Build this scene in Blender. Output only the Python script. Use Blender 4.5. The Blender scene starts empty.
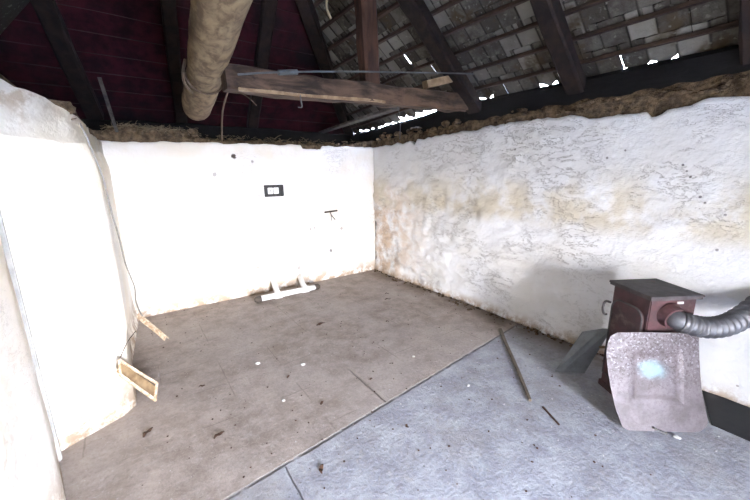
import bpy, bmesh, math, random
from mathutils import Vector, Matrix, noise
random.seed(7)
SC = bpy.context.scene
COL = SC.collection
PI = math.pi

# ------------------------------------------------------------------ helpers
def tag(o, label=None, cat=None, group=None, kind=None):
    if label: o['label'] = label
    if cat: o['category'] = cat
    if group: o['group'] = group
    if kind: o['kind'] = kind
    return o

def empty(name, loc=(0, 0, 0), rz=0.0):
    o = bpy.data.objects.new(name, None)
    COL.objects.link(o)
    o.location = loc
    o.rotation_euler = (0, 0, rz)
    o.empty_display_size = .1
    return o

def obj(name, bm, m, parent=None, smooth=False):
    me = bpy.data.meshes.new(name)
    bmesh.ops.recalc_face_normals(bm, faces=bm.faces[:])
    bm.to_mesh(me)
    bm.free()
    if smooth:
        for p in me.polygons: p.use_smooth = True
    me.materials.append(m)
    o = bpy.data.objects.new(name, me)
    COL.objects.link(o)
    if parent is not None: o.parent = parent
    return o

def nz(p, s=1.0, o=0.0):
    return noise.noise(Vector((p[0]*s+o, p[1]*s+o*1.7, p[2]*s-o)))

def fbm(p, s=1.0, n=4, o=0.0):
    v = 0; a = 1; t = 0
    for i in range(n):
        v += a*nz(p, s, o+i*3.1); t += a; a *= .5; s *= 2.1
    return v/t

def frame(d):
    d = d.normalized()
    up = Vector((0, 0, 1)) if abs(d.z) < .95 else Vector((0, 1, 0))
    s = d.cross(up).normalized()
    return s, s.cross(d).normalized()

def beam(bm, a, b, w, h, rough=.0, seg=14, seed=0.0, wb=None, rnd=.25, roll=0.0):
    """hewn timber from a to b, rounded-rectangle section w x h, wavy faces"""
    a = Vector(a); b = Vector(b); d = b-a
    s, u = frame(d)
    if roll:
        q = Matrix.Rotation(roll, 3, d.normalized()); s = q@s; u = q@u
    prof = []
    r = rnd
    for (cx, cy) in ((1, -1), (1, 1), (-1, 1), (-1, -1)):
        for k in (0, 1):
            if (cx*cy > 0) ^ (k == 0): prof.append((cx, cy*(1-r)))
            else: prof.append((cx*(1-r), cy))
    prof = sorted(prof, key=lambda p: math.atan2(p[1], p[0]))
    rings = []
    for i in range(seg+1):
        t = i/seg; c = a+d*t
        ww = w if wb is None else w*(1-t)+wb*t
        ring = []
        off = Vector((nz((t*3*d.length, seed, 1), .6), nz((t*3*d.length, seed, 5), .6), nz((t*3*d.length, seed, 9), .6)))*rough*1.5
        for j, (x, y) in enumerate(prof):
            k = 1+rough/w*2*nz((t*d.length*2, j*1.3, seed), 2.3)
            ring.append(bm.verts.new(c+off+s*(x*ww/2*k)+u*(y*h/2*k)))
        rings.append(ring)
    n = len(prof)
    for i in range(seg):
        for j in range(n):
            bm.faces.new((rings[i][j], rings[i][(j+1) % n], rings[i+1][(j+1) % n], rings[i+1][j]))
    bm.faces.new(rings[0][::-1]); bm.faces.new(rings[-1])

def tube(bm, pts, r, n=8, caps=True, radii=None, sub=0):
    pts = [Vector(p) for p in pts]
    if sub:                                   # Catmull-Rom smoothing
        q = []
        for i in range(len(pts)-1):
            p0 = pts[max(i-1, 0)]; p1 = pts[i]; p2 = pts[i+1]; p3 = pts[min(i+2, len(pts)-1)]
            for k in range(sub):
                t = k/sub
                q.append(.5*((2*p1)+(p2-p0)*t+(2*p0-5*p1+4*p2-p3)*t*t+(3*p1-p0-3*p2+p3)*t**3))
        q.append(pts[-1]); pts = q
    prev = None; rings = []
    for i, p in enumerate(pts):
        d = (pts[min(i+1, len(pts)-1)]-pts[max(i-1, 0)]).normalized()
        if prev is None: s, u = frame(d)
        else:
            s = (prev-d*prev.dot(d)).normalized(); u = s.cross(d)
        prev = s
        rr = r if radii is None else radii(i/(len(pts)-1), i)
        rings.append([bm.verts.new(p+(s*math.cos(2*PI*k/n)+u*math.sin(2*PI*k/n))*rr) for k in range(n)])
    for i in range(len(rings)-1):
        for k in range(n):
            bm.faces.new((rings[i][k], rings[i][(k+1) % n], rings[i+1][(k+1) % n], rings[i+1][k]))
    if caps:
        bm.faces.new(rings[0][::-1]); bm.faces.new(rings[-1])
    return pts

def box(bm, lo, hi, bev=0.0):
    t = bmesh.new()
    r = bmesh.ops.create_cube(t, size=1)
    lo = Vector(lo); hi = Vector(hi)
    for v in t.verts:
        v.co = Vector([lo[i]+(v.co[i]+.5)*(hi[i]-lo[i]) for i in range(3)])
    if bev: bmesh.ops.bevel(t, geom=t.edges[:], offset=bev, segments=2, affect='EDGES')
    merge(bm, t)

def merge(bm, t, M=None):
    if M is not None: bmesh.ops.transform(t, matrix=M, verts=t.verts[:])
    mp = {v: bm.verts.new(v.co) for v in t.verts}
    for f in t.faces:
        try: bm.faces.new([mp[v] for v in f.verts])
        except ValueError: pass
    t.free()

def lump(bm, c, r, sub=2, sq=(1, 1, .7), seed=0, amp=.35):
    t = bmesh.new()
    bmesh.ops.create_icosphere(t, subdivisions=sub, radius=1)
    rot = Matrix.Rotation(random.uniform(0, 6.28), 3, 'Z')
    for v in t.verts:
        n = v.co.normalized()
        k = 1+amp*fbm(n, 1.6, 2, seed)
        v.co = rot@Vector((n.x*r*sq[0]*k, n.y*r*sq[1]*k, n.z*r*sq[2]*k))+Vector(c)
    merge(bm, t)

def plate_poly(bm, pts, M, th, bend=None, cell=None):
    """flat outline pts (x,y) extruded by th, transformed by M"""
    t = bmesh.new()
    f = t.faces.new([t.verts.new((x, y, 0)) for x, y in pts])
    if cell:
        xs = [p[0] for p in pts]; ys = [p[1] for p in pts]
        x = min(xs)+cell
        while x < max(xs)-1e-4:
            bmesh.ops.bisect_plane(t, geom=t.verts[:]+t.edges[:]+t.faces[:], plane_co=(x, 0, 0), plane_no=(1, 0, 0)); x += cell
        y = min(ys)+cell
        while y < max(ys)-1e-4:
            bmesh.ops.bisect_plane(t, geom=t.verts[:]+t.edges[:]+t.faces[:], plane_co=(0, y, 0), plane_no=(0, 1, 0)); y += cell
    r = bmesh.ops.extrude_face_region(t, geom=t.faces[:])
    for v in [g for g in r['geom'] if isinstance(g, bmesh.types.BMVert)]: v.co.z -= th
    if bend:
        for v in t.verts: v.co.z += bend(v.co.x, v.co.y)
    merge(bm, t, M)

# ------------------------------------------------------------------ materials
class NT:
    def __init__(s, name, rough=.9, spec=.3, metal=0.0):
        s.m = bpy.data.materials.new(name); s.m.use_nodes = True
        s.t = s.m.node_tree; s.b = s.t.nodes['Principled BSDF']
        s.b.inputs['Roughness'].default_value = rough
        s.b.inputs['Specular IOR Level'].default_value = spec
        s.b.inputs['Metallic'].default_value = metal
        s.co = s.t.nodes.new('ShaderNodeTexCoord').outputs['Object']
    def n(s, kind, **kw):
        x = s.t.nodes.new(kind)
        for k, v in kw.items(): setattr(x, k, v)
        return x
    def put(s, sock, v):
        if isinstance(v, bpy.types.NodeSocket): s.t.links.new(v, sock)
        elif isinstance(v, tuple) and len(v) == 3 and sock.type == 'RGBA': sock.default_value = (*v, 1)
        else: sock.default_value = v
    def math(s, op, a, b=0.0, c=None, clamp=False):
        x = s.n('ShaderNodeMath', operation=op, use_clamp=clamp)
        s.put(x.inputs[0], a); s.put(x.inputs[1], b)
        if c is not None: s.put(x.inputs[2], c)
        return x.outputs[0]
    def noise(s, scale, detail=5, rough=.6, co=None, stretch=None, off=0.0, dist=0.0):
        c = co or s.co
        if stretch or off:
            mp = s.n('ShaderNodeMapping'); s.put(mp.inputs['Vector'], c)
            mp.inputs['Location'].default_value = (off, off*.7, -off)
            mp.inputs['Scale'].default_value = stretch or (1, 1, 1); c = mp.outputs[0]
        x = s.n('ShaderNodeTexNoise'); s.put(x.inputs['Vector'], c)
        x.inputs['Scale'].default_value = scale; x.inputs['Detail'].default_value = detail
        x.inputs['Roughness'].default_value = rough; x.inputs['Distortion'].default_value = dist
        return x.outputs['Fac']
    def voro(s, scale, feature='F1', co=None):
        x = s.n('ShaderNodeTexVoronoi', feature=feature); s.put(x.inputs['Vector'], co or s.co)
        x.inputs['Scale'].default_value = scale
        return x.outputs['Distance']
    def ramp(s, v, lo, hi):
        x = s.n('ShaderNodeMapRange', interpolation_type='SMOOTHSTEP'); s.put(x.inputs[0], v)
        x.inputs[1].default_value = lo; x.inputs[2].default_value = hi
        return x.outputs[0]
    def mix(s, f, a, b):
        x = s.n('ShaderNodeMix', data_type='RGBA')
        s.put(x.inputs[0], f); s.put(x.inputs[6], a); s.put(x.inputs[7], b)
        return x.outputs[2]
    def xyz(s):
        x = s.n('ShaderNodeSeparateXYZ'); s.put(x.inputs[0], s.co); return x.outputs
    def base(s, c): s.put(s.b.inputs['Base Color'], c)
    def bump(s, h, strength=.5, dist=.02):
        x = s.n('ShaderNodeBump'); x.inputs['Strength'].default_value = strength
        x.inputs['Distance'].default_value = dist; s.put(x.inputs['Height'], h)
        s.put(s.b.inputs['Normal'], x.outputs[0])

def plaster(name, white, cream, cream_amt, stain_z=.25, crack=.5, mark=.6, rightwall=False, marks=()):
    k = NT(name, .92, .15)
    X, Y, Z = k.xyz()
    big = k.noise(1.3, 4, .6); med = k.noise(5, 6, .65, off=3.1); fine = k.noise(30, 4, .6)
    c = k.mix(k.math('MULTIPLY', k.ramp(big, .42, .68), cream_amt), white, cream)
    if rightwall:                      # rough unpainted mortar patches near the far corner and a band at mid height
        a = k.ramp(Y, -1.5, -.3)
        b = k.math('MULTIPLY', a, k.ramp(Z, 1.6, 1.05))
        c = k.mix(k.math('MULTIPLY', b, k.ramp(med, .35, .62)), c, (.60, .47, .36))
        band = k.math('MULTIPLY', k.ramp(Z, .95, 1.15), k.ramp(Z, 1.65, 1.35))
        c = k.mix(k.math('MULTIPLY', band, k.ramp(k.noise(2.2, 5, .6, off=5), .4, .6)), c, (.60, .54, .43))
    if rightwall:                      # shade from the door lintel, painted as a greyer strip high up
        c = k.mix(k.math('MULTIPLY', k.ramp(k.math('ADD', Z, k.math('MULTIPLY', big, .5)), 1.45, 1.85), .55), c, (.56, .55, .53))
    if name == 'whitewash_left':       # mud showing through flaked whitewash near the broken top
        up = k.math('MULTIPLY', k.ramp(k.math('ADD', Z, k.math('MULTIPLY', k.math('SUBTRACT', med, .5), .5)), 1.78, 1.98), k.ramp(k.noise(9, 6, .7, off=17), .42, .6))
        c = k.mix(k.math('MULTIPLY', up, .75), c, (.38, .28, .17))
    # damp dirt along the foot
    foot = k.math('MULTIPLY', k.ramp(Z, stain_z, .0), k.ramp(k.noise(7, 7, .72, off=8), .38, .56))
    c = k.mix(foot, c, (.40, .30, .215))
    # scratches and chips
    st = k.noise(6 if rightwall else 7, 6, .75, stretch=(1, .6, 1.7) if rightwall else (1, 1, 2.6), off=11, dist=.5)
    line = k.math('MULTIPLY', k.ramp(k.math('ABSOLUTE', k.math('SUBTRACT', st, .5)), .012, .0), k.ramp(k.noise(1.7, 3, .5, off=21), .46 if rightwall else .52, .6 if rightwall else .66))
    c = k.mix(k.math('MULTIPLY', line, crack), c, (.30, .25, .20))
    sp = k.math('MULTIPLY', k.ramp(k.voro(9), .085, .045), k.ramp(k.noise(2.3, 3, .5, off=31), .55, .68))
    c = k.mix(k.math('MULTIPLY', sp, mark), c, (.16, .12, .09))
    for (hx, hz, hr, dk) in marks:         # plugged holes and knocks
        ddx = k.math('SUBTRACT', Y if rightwall else X, hx); ddz = k.math('SUBTRACT', Z, hz)
        rr = k.math('SQRT', k.math('ADD', k.math('MULTIPLY', ddx, ddx), k.math('MULTIPLY', ddz, ddz)))
        rr = k.math('ADD', rr, k.math('MULTIPLY', k.math('SUBTRACT', fine, .5), hr*1.2))
        c = k.mix(k.math('MULTIPLY', k.ramp(rr, hr, hr*.6), dk), c, (.05, .035, .03))
    k.base(c)
    h = k.math('ADD', k.math('MULTIPLY', med, 1.0), k.math('MULTIPLY', fine, .25))
    k.bump(k.math('SUBTRACT', h, k.math('MULTIPLY', line, .3)), .75 if rightwall else .5, .03)
    return k.m

def earth(name, c1=(.17, .118, .07), c2=(.04, .026, .016)):
    k = NT(name, .97, .1)
    k.base(k.mix(k.ramp(k.noise(14, 6, .7), .35, .65), c2, c1))
    k.bump(k.noise(40, 5, .7), .8, .03)
    return k.m

def wood(name, c1, c2, scale=(1, 1, 1), s=6, rough=.8, grain_axis=None, bump=.4):
    k = NT(name, rough, .25)
    f = k.noise(s, 6, .65, stretch=scale, off=2.0, dist=.5)
    g = k.noise(s*.35, 3, .5, off=6)
    c = k.mix(k.ramp(f, .36, .64), c1, c2)
    c = k.mix(k.math('MULTIPLY', k.ramp(g, .5, .75), .5), c, tuple(v*.45 for v in c1))
    k.base(c); k.bump(f, bump, .015)
    return k.m

def plain(name, c, rough=.6, metal=0.0, spec=.4, var=.35, s=15, bump=.1):
    k = NT(name, rough, spec, metal)
    f = k.noise(s, 5, .65)
    k.base(k.mix(k.ramp(f, .35, .7), c, tuple(v*(1-var) for v in c)))
    if bump: k.bump(f, bump, .01)
    return k.m

M_back = plaster('whitewash_back', (.83, .81, .78), (.72, .62, .46), .5, .3, crack=.9, mark=.95, marks=((-2.06, 1.76, .035, .95), (-1.85, 1.70, .02, .5), (-.80, .42, .03, .8), (-1.33, .25, .035, .55), (-1.9, .35, .03, .5), (-1.8, 1.28, .03, .3), (-1.12, .78, .014, .8), (-1.06, .79, .012, .7), (-.62, .74, .03, .5), (-2.3, 1.55, .03, .45)))
M_left = plaster('whitewash_left', (.84, .81, .75), (.74, .62, .44), .45, .36, .6, .6)
M_right = plaster('whitewash_right', (.80, .80, .805), (.62, .58, .50), .45, .14, .55, .85, True, marks=((-3.69, 1.573, .010, .8), (-3.715, 1.53, .008, .7), (-3.74, 1.492, .009, .8), (-3.788, 1.405, .007, .6), (-3.81, 1.36, .01, .8), (-3.841, 1.321, .011, .7), (-3.21, 1.64, .012, .7), (-3.33, 1.69, .01, .7), (-3.946, 1.015, .010, .6), (-3.95, 1.25, .009, .6), (-1.85, 1.56, .015, .6), (-2.39, 1.75, .012, .6)))
M_earth = earth('mud_mortar')
M_straw = plain('straw', (.2, .15, .085), .9)
M_log = wood('peeled_log', (.22, .16, .09), (.085, .055, .028), (1, .5, 1), 14, .75)
M_beam = wood('old_beam', (.095, .056, .034), (.02, .012, .008), (.25, 1, 1), 12, .85)
M_raft = wood('rafter_timber', (.017, .009, .006), (.006, .0035, .003), (1, 1, 1), 9, .85)
M_post = wood('red_brown_post', (.055, .024, .013), (.022, .010, .007), (2, 2, .3), 9, .85)
M_soot = wood('sooty_timber', (.006, .005, .0045), (.0025, .002, .002), (1, .3, 1), 8, .95)
M_batt = wood('batten_wood', (.045, .026, .017), (.018, .010, .007), (1, .3, 1), 10, .85)
M_dbatt = wood('dark_batten_wood', (.035, .018, .018), (.014, .007, .007), (.3, 1, 1), 10, .85)
M_pale = wood('pale_wood', (.26, .18, .10), (.15, .095, .05), (1, 1, 1), 10, .8)
M_lath = wood('white_flaked_lath', (.62, .52, .40), (.34, .23, .14), (1, 1, 1), 22, .8)
M_grey = wood('grey_board', (.09, .08, .068), (.04, .034, .03), (1, 1, 1), 10, .85)
M_black = plain('black_plastic', (.02, .02, .02), .5)
M_white = plain('white_plastic', (.85, .85, .83), .4, var=.1)
M_pipe = plain('white_pvc', (.86, .86, .86), .4, var=.12)
M_darkcap = plain('dirty_fitting', (.07, .055, .045), .7)
M_wire = plain('grey_wire', (.07, .065, .06), .5)
M_conduit = plain('grey_conduit', (.07, .075, .075), .6)
M_cable = plain('grey_cable', (.26, .24, .21), .6)
M_twig = plain('twig', (.10, .065, .04), .9)
M_hose = plain('dull_aluminium', (.16, .16, .17), .55, .7, var=.35, s=9)
M_leaf = plain('dead_leaf', (.07, .035, .02), .9)
M_chip = plain('plaster_chip', (.5, .49, .46), .9, var=.1)

# roof tiles, seen from below
k = NT('clay_roof_tile', .93, .15)
X, Y, Z = k.xyz()
br = k.n('ShaderNodeTexWhiteNoise', noise_dimensions='1D')
k.put(br.inputs['W'], 1.0)
at = k.n('ShaderNodeAttribute'); at.attribute_name = 'tone'
ae = k.n('ShaderNodeAttribute'); ae.attribute_name = 'rim'
f = k.noise(9, 6, .7)
c = k.mix(k.ramp(f, .35, .65), (.085, .078, .066), (.038, .032, .026))
c = k.mix(k.ramp(at.outputs['Fac'], .35, 1.0), c, (.15, .14, .12))
c = k.mix(k.ramp(at.outputs['Fac'], .35, .0), c, (.035, .03, .024))
c = k.mix(k.math('MULTIPLY', k.ramp(ae.outputs['Fac'], .62, .95), .85), c, (.012, .010, .008))
c = k.mix(k.ramp(k.noise(3, 4, .6, off=4), .55, .7), c, (.05, .035, .02))
c = k.mix(k.math('MULTIPLY', k.ramp(k.noise(26, 3, .5, off=9), .6, .72), .6), c, (.16, .155, .13))
k.base(c); k.bump(f, .6, .02)
M_tile = k.m
# red sheathing on the far slope
k = NT('maroon_sheathing', .9, .15)
f = k.noise(7, 6, .65)
c = k.mix(k.ramp(f, .35, .68), (.030, .0045, .008), (.011, .0025, .004))
c = k.mix(k.ramp(k.noise(1.6, 3, .5, off=7), .55, .7), c, (.006, .004, .005))
k.base(c); k.bump(f, .4, .01)
M_maroon = k.m
# concrete floor: two pours with different surface colour, joints, dust
k = NT('concrete_floor', .88, .2)
X, Y, Z = k.xyz()
med = k.noise(6, 7, .68); fine = k.noise(38, 5, .7, off=3); big = k.noise(1.2, 4, .55, off=9)
wob = k.math('MULTIPLY', k.math('SUBTRACT', k.noise(9, 4, .7, off=1), .5), .018)
# main joint  y = -2.60 + .10*(x)
jd = k.math('SUBTRACT', k.math('ADD', Y, wob), k.math('ADD', k.math('MULTIPLY', X, .102), -2.603))
far = k.ramp(jd, -.01, .02)
cf = k.mix(k.ramp(med, .33, .68), (.385, .325, .285), (.235, .195, .168))
cf = k.mix(k.math('MULTIPLY', k.ramp(big, .4, .65), .5), cf, (.43, .38, .345))
cn = k.mix(k.ramp(med, .33, .68), (.395, .405, .43), (.265, .27, .30))  # grey of the near pour, with some blue of the skylight mixed in
cn = k.mix(k.math('MULTIPLY', k.ramp(k.noise(2.6, 5, .65, off=15), .5, .68), .6), cn, (.26, .245, .24))
c = k.mix(far, cn, cf)
c = k.mix(k.math('MULTIPLY', k.ramp(fine, .45, .68), .35), c, (.20, .165, .14))
c = k.mix(k.math('MULTIPLY', k.ramp(k.noise(55, 4, .7, off=71), .55, .7), .4), c, (.50, .47, .44))
c = k.mix(k.math('MULTIPLY', k.ramp(k.noise(14, 6, .75, off=81, dist=1.5), .56, .66), .35), c, (.46, .43, .40))
jl = k.math('MULTIPLY', k.ramp(k.math('ABSOLUTE', jd), .014, .003), k.ramp(k.noise(9, 3, .5, off=19), .3, .5))
j2 = k.math('MULTIPLY', k.ramp(k.math('ABSOLUTE', k.math('ADD', k.math('ADD', X, wob), 2.665)), .006, .001), k.ramp(jd, .0, -.02))
j3 = k.math('MULTIPLY', k.ramp(k.math('ABSOLUTE', k.math('ADD', k.math('ADD', X, wob), 1.9)), .008, .002), k.math('MULTIPLY', k.ramp(jd, .0, .02), k.ramp(Y, -2.2, -2.4)))
jt = k.math('MAXIMUM', jl, k.math('MAXIMUM', j2, j3))
# worn square grid in the older pour
gx = k.math('ABSOLUTE', k.math('SUBTRACT', k.math('FRACT', k.math('DIVIDE', k.math('ADD', X, wob), .42)), .5))
gy = k.math('ABSOLUTE', k.math('SUBTRACT', k.math('FRACT', k.math('DIVIDE', k.math('ADD', Y, wob), .42)), .5))
gr = k.math('MULTIPLY', k.ramp(k.math('MINIMUM', gx, gy), .016, .004), k.math('MULTIPLY', far, k.ramp(k.noise(2, 3, .5, off=27), .48, .6)))
c = k.mix(k.math('MULTIPLY', gr, .35), c, (.10, .075, .06))
c = k.mix(k.math('MULTIPLY', jt, .7), c, (.06, .05, .045))
# pale dust flecks and dark specks
c = k.mix(k.math('MULTIPLY', k.ramp(k.voro(34), .11, .04), k.ramp(k.noise(4, 4, .6, off=41), .54, .64)), c, (.62, .60, .57))
c = k.mix(k.math('MULTIPLY', k.ramp(k.voro(21), .12, .05), k.ramp(k.noise(5, 4, .6, off=51), .52, .62)), c, (.07, .05, .04))
# darker brown towards the right wall, broken up by noise
edge = k.math('MULTIPLY', k.ramp(X, -.42, -.06), k.ramp(k.noise(3, 4, .6, off=61), .28, .52))
c = k.mix(k.math('MULTIPLY', edge, .85), c, (.13, .095, .07))
k.base(c)
k.bump(k.math('SUBTRACT', k.math('ADD', k.math('MULTIPLY', med, .7), k.math('MULTIPLY', fine, .5)), k.math('MULTIPLY', jt, .5)), .7, .02)
M_floor = k.m
# stove
k = NT('rusty_maroon_enamel', .62, .4)
f = k.noise(11, 6, .7)
c = k.mix(k.ramp(f, .38, .66), (.066, .025, .027), (.032, .015, .015))
c = k.mix(k.ramp(k.noise(5, 5, .7, off=5), .56, .68), c, (.10, .07, .062))
k.base(c); k.bump(f, .3, .01)
M_stove = k.m
k = NT('dusty_iron_top', .7, .4, .2)
f = k.noise(13, 6, .7)
c = k.mix(k.ramp(f, .36, .66), (.075, .066, .067), (.04, .033, .033))
c = k.mix(k.ramp(k.noise(6, 5, .7, off=5), .6, .72), c, (.08, .034, .026))
k.base(c); k.bump(f, .3, .01)
M_top = k.m
k = NT('pitted_tin_plate', .55, .45, .25)
X, Y, Z = k.xyz()
f = k.noise(60, 4, .7); g = k.noise(7, 5, .65, off=4)
c = k.mix(k.ramp(g, .36, .66), (.115, .100, .106), (.07, .058, .061))
spk = k.math('MULTIPLY', k.ramp(f, .50, .60), k.math('ADD', .25, k.math('MULTIPLY', k.ramp(Y, .15, .45), .6)))
c = k.mix(spk, c, (.035, .02, .023))
c = k.mix(k.math('MULTIPLY', k.ramp(k.noise(70, 3, .6, off=9), .55, .65), k.ramp(Y, .2, .45)), c, (.18, .17, .185))
# pale blue patch in the middle
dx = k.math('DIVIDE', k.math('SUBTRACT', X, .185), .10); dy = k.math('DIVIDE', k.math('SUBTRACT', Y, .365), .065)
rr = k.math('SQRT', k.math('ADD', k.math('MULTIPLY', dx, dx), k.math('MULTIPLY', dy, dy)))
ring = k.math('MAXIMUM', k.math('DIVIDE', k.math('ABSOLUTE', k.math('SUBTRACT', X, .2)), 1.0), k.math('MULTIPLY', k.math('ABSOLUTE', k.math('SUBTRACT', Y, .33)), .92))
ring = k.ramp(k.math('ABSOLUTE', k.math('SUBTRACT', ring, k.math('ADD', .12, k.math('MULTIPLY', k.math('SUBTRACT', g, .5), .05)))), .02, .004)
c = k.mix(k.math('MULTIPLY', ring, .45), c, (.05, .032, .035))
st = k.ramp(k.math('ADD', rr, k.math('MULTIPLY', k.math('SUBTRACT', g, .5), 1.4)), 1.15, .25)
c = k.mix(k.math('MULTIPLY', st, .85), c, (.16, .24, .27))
k.base(c); k.bump(f, .25, .006)
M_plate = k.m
M_sheet = plain('grey_zinc_sheet', (.20, .215, .23), .5, .3, var=.4, s=7)
M_dark = plain('blackened_sheet', (.011, .010, .011), .8, .0, var=.4)

# ------------------------------------------------------------------ setting
# floor
bm = bmesh.new()
slab_pts = [(-3.9, 1.0), (.5, 1.0), (.5, -7.45), (-3.9, -7.45)]
plate_poly(bm, slab_pts, Matrix.Identity(4), .15)
tag(obj('floor', bm, M_floor), 'worn dusty concrete floor in two pours, brown far part and grey near part', kind='structure')

def ktop(tab, t):
    if t <= tab[0][0]: return tab[0][1]
    for (a, b), (c, d) in zip(tab, tab[1:]):
        if t <= c: return b+(d-b)*(t-a)/(c-a)
    return tab[-1][1]

def wall_grid(name, path, topf, m, disp, depth_dir, thick, step=.035, cat=None, zb=0.0, label=''):
    """skin of a wall standing along a plan path; front surface displaced, jagged top, thin return at the top"""
    bm = bmesh.new()
    P = []; L = 0
    for (a, b) in zip(path, path[1:]):
        a = Vector(a); b = Vector(b); n = max(1, int((b-a).length/step))
        for i in range(n): P.append((a+(b-a)*i/n, L+(b-a).length*i/n))
        L += (b-a).length
    P.append((Vector(path[-1]), L))
    nzr = int(2.0/step)
    cols = []
    for i, (p, s) in enumerate(P):
        q = (P[min(i+1, len(P)-1)][0]-P[max(i-1, 0)][0]).normalized()
        n = Vector((q.y, -q.x)) * depth_dir
        top = topf(s, p)
        col = []
        for j in range(nzr+1):
            z = zb+(top-zb)*j/nzr
            d = disp(p, z, s)
            col.append(bm.verts.new((p.x+n.x*d, p.y+n.y*d, z)))
        # return at the top and a back skin
        col.append(bm.verts.new((p.x-n.x*thick, p.y-n.y*thick, top-.004)))
        col.append(bm.verts.new((p.x-n.x*thick, p.y-n.y*thick, zb)))
        cols.append(col)
    for a, b in zip(cols, cols[1:]):
        for j in range(len(a)-1):
            bm.faces.new((a[j], b[j], b[j+1], a[j+1]))
        bm.faces.new((a[-1], b[-1], b[0], a[0]))
    bm.faces.new(cols[0]); bm.faces.new(cols[-1][::-1])
    return tag(obj(name, bm, m, smooth=True), label, kind='structure')

# back wall: plaster skin over a thick rubble core
def top_back(s, p):
    x = p.x
    t = ktop([(-3.7, 1.86), (-3.2, 1.885), (-2.5, 1.905), (-1, 1.915), (0, 1.92)], x)
    return t+.035*fbm((x, 0, 3), 5, 4)+(-.045 if fbm((x, 2, 3), 2.5, 3) < -.22 else 0)
def disp_back(p, z, s):
    d = .012*fbm((p.x, 7, z), 1.2, 4)+.004*nz((p.x, 1, z), 9)
    d += .02*max(0, 1-z/.15)
    for cx, cz, r in ((-2.06, 1.76, .02), (-.80, .42, .022)):
        if math.hypot(p.x-cx, z-cz) < r*1.6: d -= .04
    return d
wall_grid('wall_back', [(-3.34, 0), (.0, 0)], top_back, M_back, disp_back, 1, .03, .03, label='whitewashed back wall with crumbling top')
# right wall
def top_right(s, p):
    y = p.y
    t = ktop([(-6.6, 1.98), (-3.95, 1.985), (-3.72, 1.99), (-3.62, 1.955), (-3.55, 1.94), (-3.51, 1.89), (-3.47, 1.885), (-3.44, 1.94), (-3.3, 1.955), (-3.12, 1.965),
              (-2.6, 2.01), (-1.95, 1.995), (-1.4, 1.975), (-1.0, 1.955), (-.93, 1.87), (-.86, 1.94), (-.3, 1.93), (0, 1.92)], y)
    return t+.055*fbm((5, y, 3), 5, 5)
def disp_right(p, z, s):
    y = p.y
    rough = .35+.65*max(0, min(1, (y+3.4)/1.6))*max(0, min(1, (1.75-z)/.5))
    d = rough*(.075*fbm((3, y*.8, z*1.5), 2.2, 6)+.03*abs(nz((1, y*.7, z*1.3), 8))+.012*abs(nz((6, y, z*1.4), 17)))+.03*nz((4, y, z), .8)
    d += .03*max(0, 1-z/.2)
    return d
wall_grid('wall_right', [(0.0, .0), (.0, -6.6)], top_right, M_right, disp_right, 1, .03, .03, label='rough whitewashed right wall with uneven stonework')
# left wall: far stretch, end pier, then the recessed near stretch
def top_left(s, p):
    t = ktop([(0, 1.88), (1.7, 1.84), (1.87, 1.89), (2.25, 2.05), (3.0, 2.08), (9, 2.09)], s)
    return t+.05*fbm((s, 0, 9), 4, 4)+.035*fbm((s, 4, 9), 14, 3)
def disp_left(p, z, s):
    d = .012*fbm((p.x*3, p.y, z), 2, 4)
    if s < 2.3:
        d -= .06*max(0, (z-1.62)/.25) if z > 1.62 else 0
        if z < .6: d -= .07*min(1, (.6-z)/.5)*min(1, s/1.2)
        d += .03*max(0, 1-z/.12)
    return d
LW = [(-3.27, 0.02), (-3.285, -.6), (-3.29, -1.2), (-3.275, -1.7), (-3.285, -1.8), (-3.36, -1.89), (-3.69, -2.06)]
wall_grid('wall_left', LW, top_left, M_left, disp_left, -1, .03, .035, label='whitewashed left wall ending in a rounded pier')
LN = [(-3.69, -2.05), (-3.60, -2.5), (-3.62, -4.4), (-3.62, -6.6)]
wall_grid('wall_left', LN, lambda s, p: 2.05+.012*nz((s, 1, 1), 4), M_left, lambda p, z, s: .01*fbm((p.y, z, 1), 2, 3), -1, .03, .05, label='recessed near stretch of the whitewashed left wall')
# rubble and mud cores behind the plaster (continuous masonry)
def core(name, lo, hi, axis, topf, label, step=.045):
    """rough masonry mass; axis = run direction (0:x,1:y)"""
    bm = bmesh.new()
    o = 1-axis
    n = int((hi[axis]-lo[axis])/step); rows = 9
    for side in (0,):
        cols = []
        for i in range(n+1):
            a = lo[axis]+(hi[axis]-lo[axis])*i/n
            tp = topf(a)
            col = []
            prof = [(0, 0.0), (0, 1.72), (0, 1.80), (0, 1.87), (0, tp-.10), (.0, tp-.05), (.02, tp), (.09, tp+.0), (.18, tp), (.3, tp-.02), (.999, tp-.03), (.999, 0.0)]
            for j, (f, z) in enumerate(prof):
                b = lo[o]+(hi[o]-lo[o])*f if f > .5 else (lo[o]+f if name != 'x' else lo[o])
                v = [0, 0, z]; v[axis] = a; v[o] = b
                if core_flip: v[o] = hi[o]-f if f <= .5 else lo[o]
                q = Vector(v)
                if 1 <= j <= 9:
                    dz = .045*fbm(q, 7, 4, 2.2) if j > 3 else 0
                    db = .022*fbm(q, 9, 4, 5.5)
                    v[2] += dz
                    v[o] += db
                if z < 1.85 and f < .5: v[o] += (-.09 if core_flip else .09)
                col.append(bm.verts.new(v))
            cols.append(col)
        for a, b in zip(cols, cols[1:]):
            for j in range(len(a)):
                bm.faces.new((a[j], a[(j+1) % len(a)], b[(j+1) % len(a)], b[j]))
        bm.faces.new(cols[0]); bm.faces.new(cols[-1][::-1])
    return tag(obj(name, bm, M_earth), label, kind='structure')
core_flip = False
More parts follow.
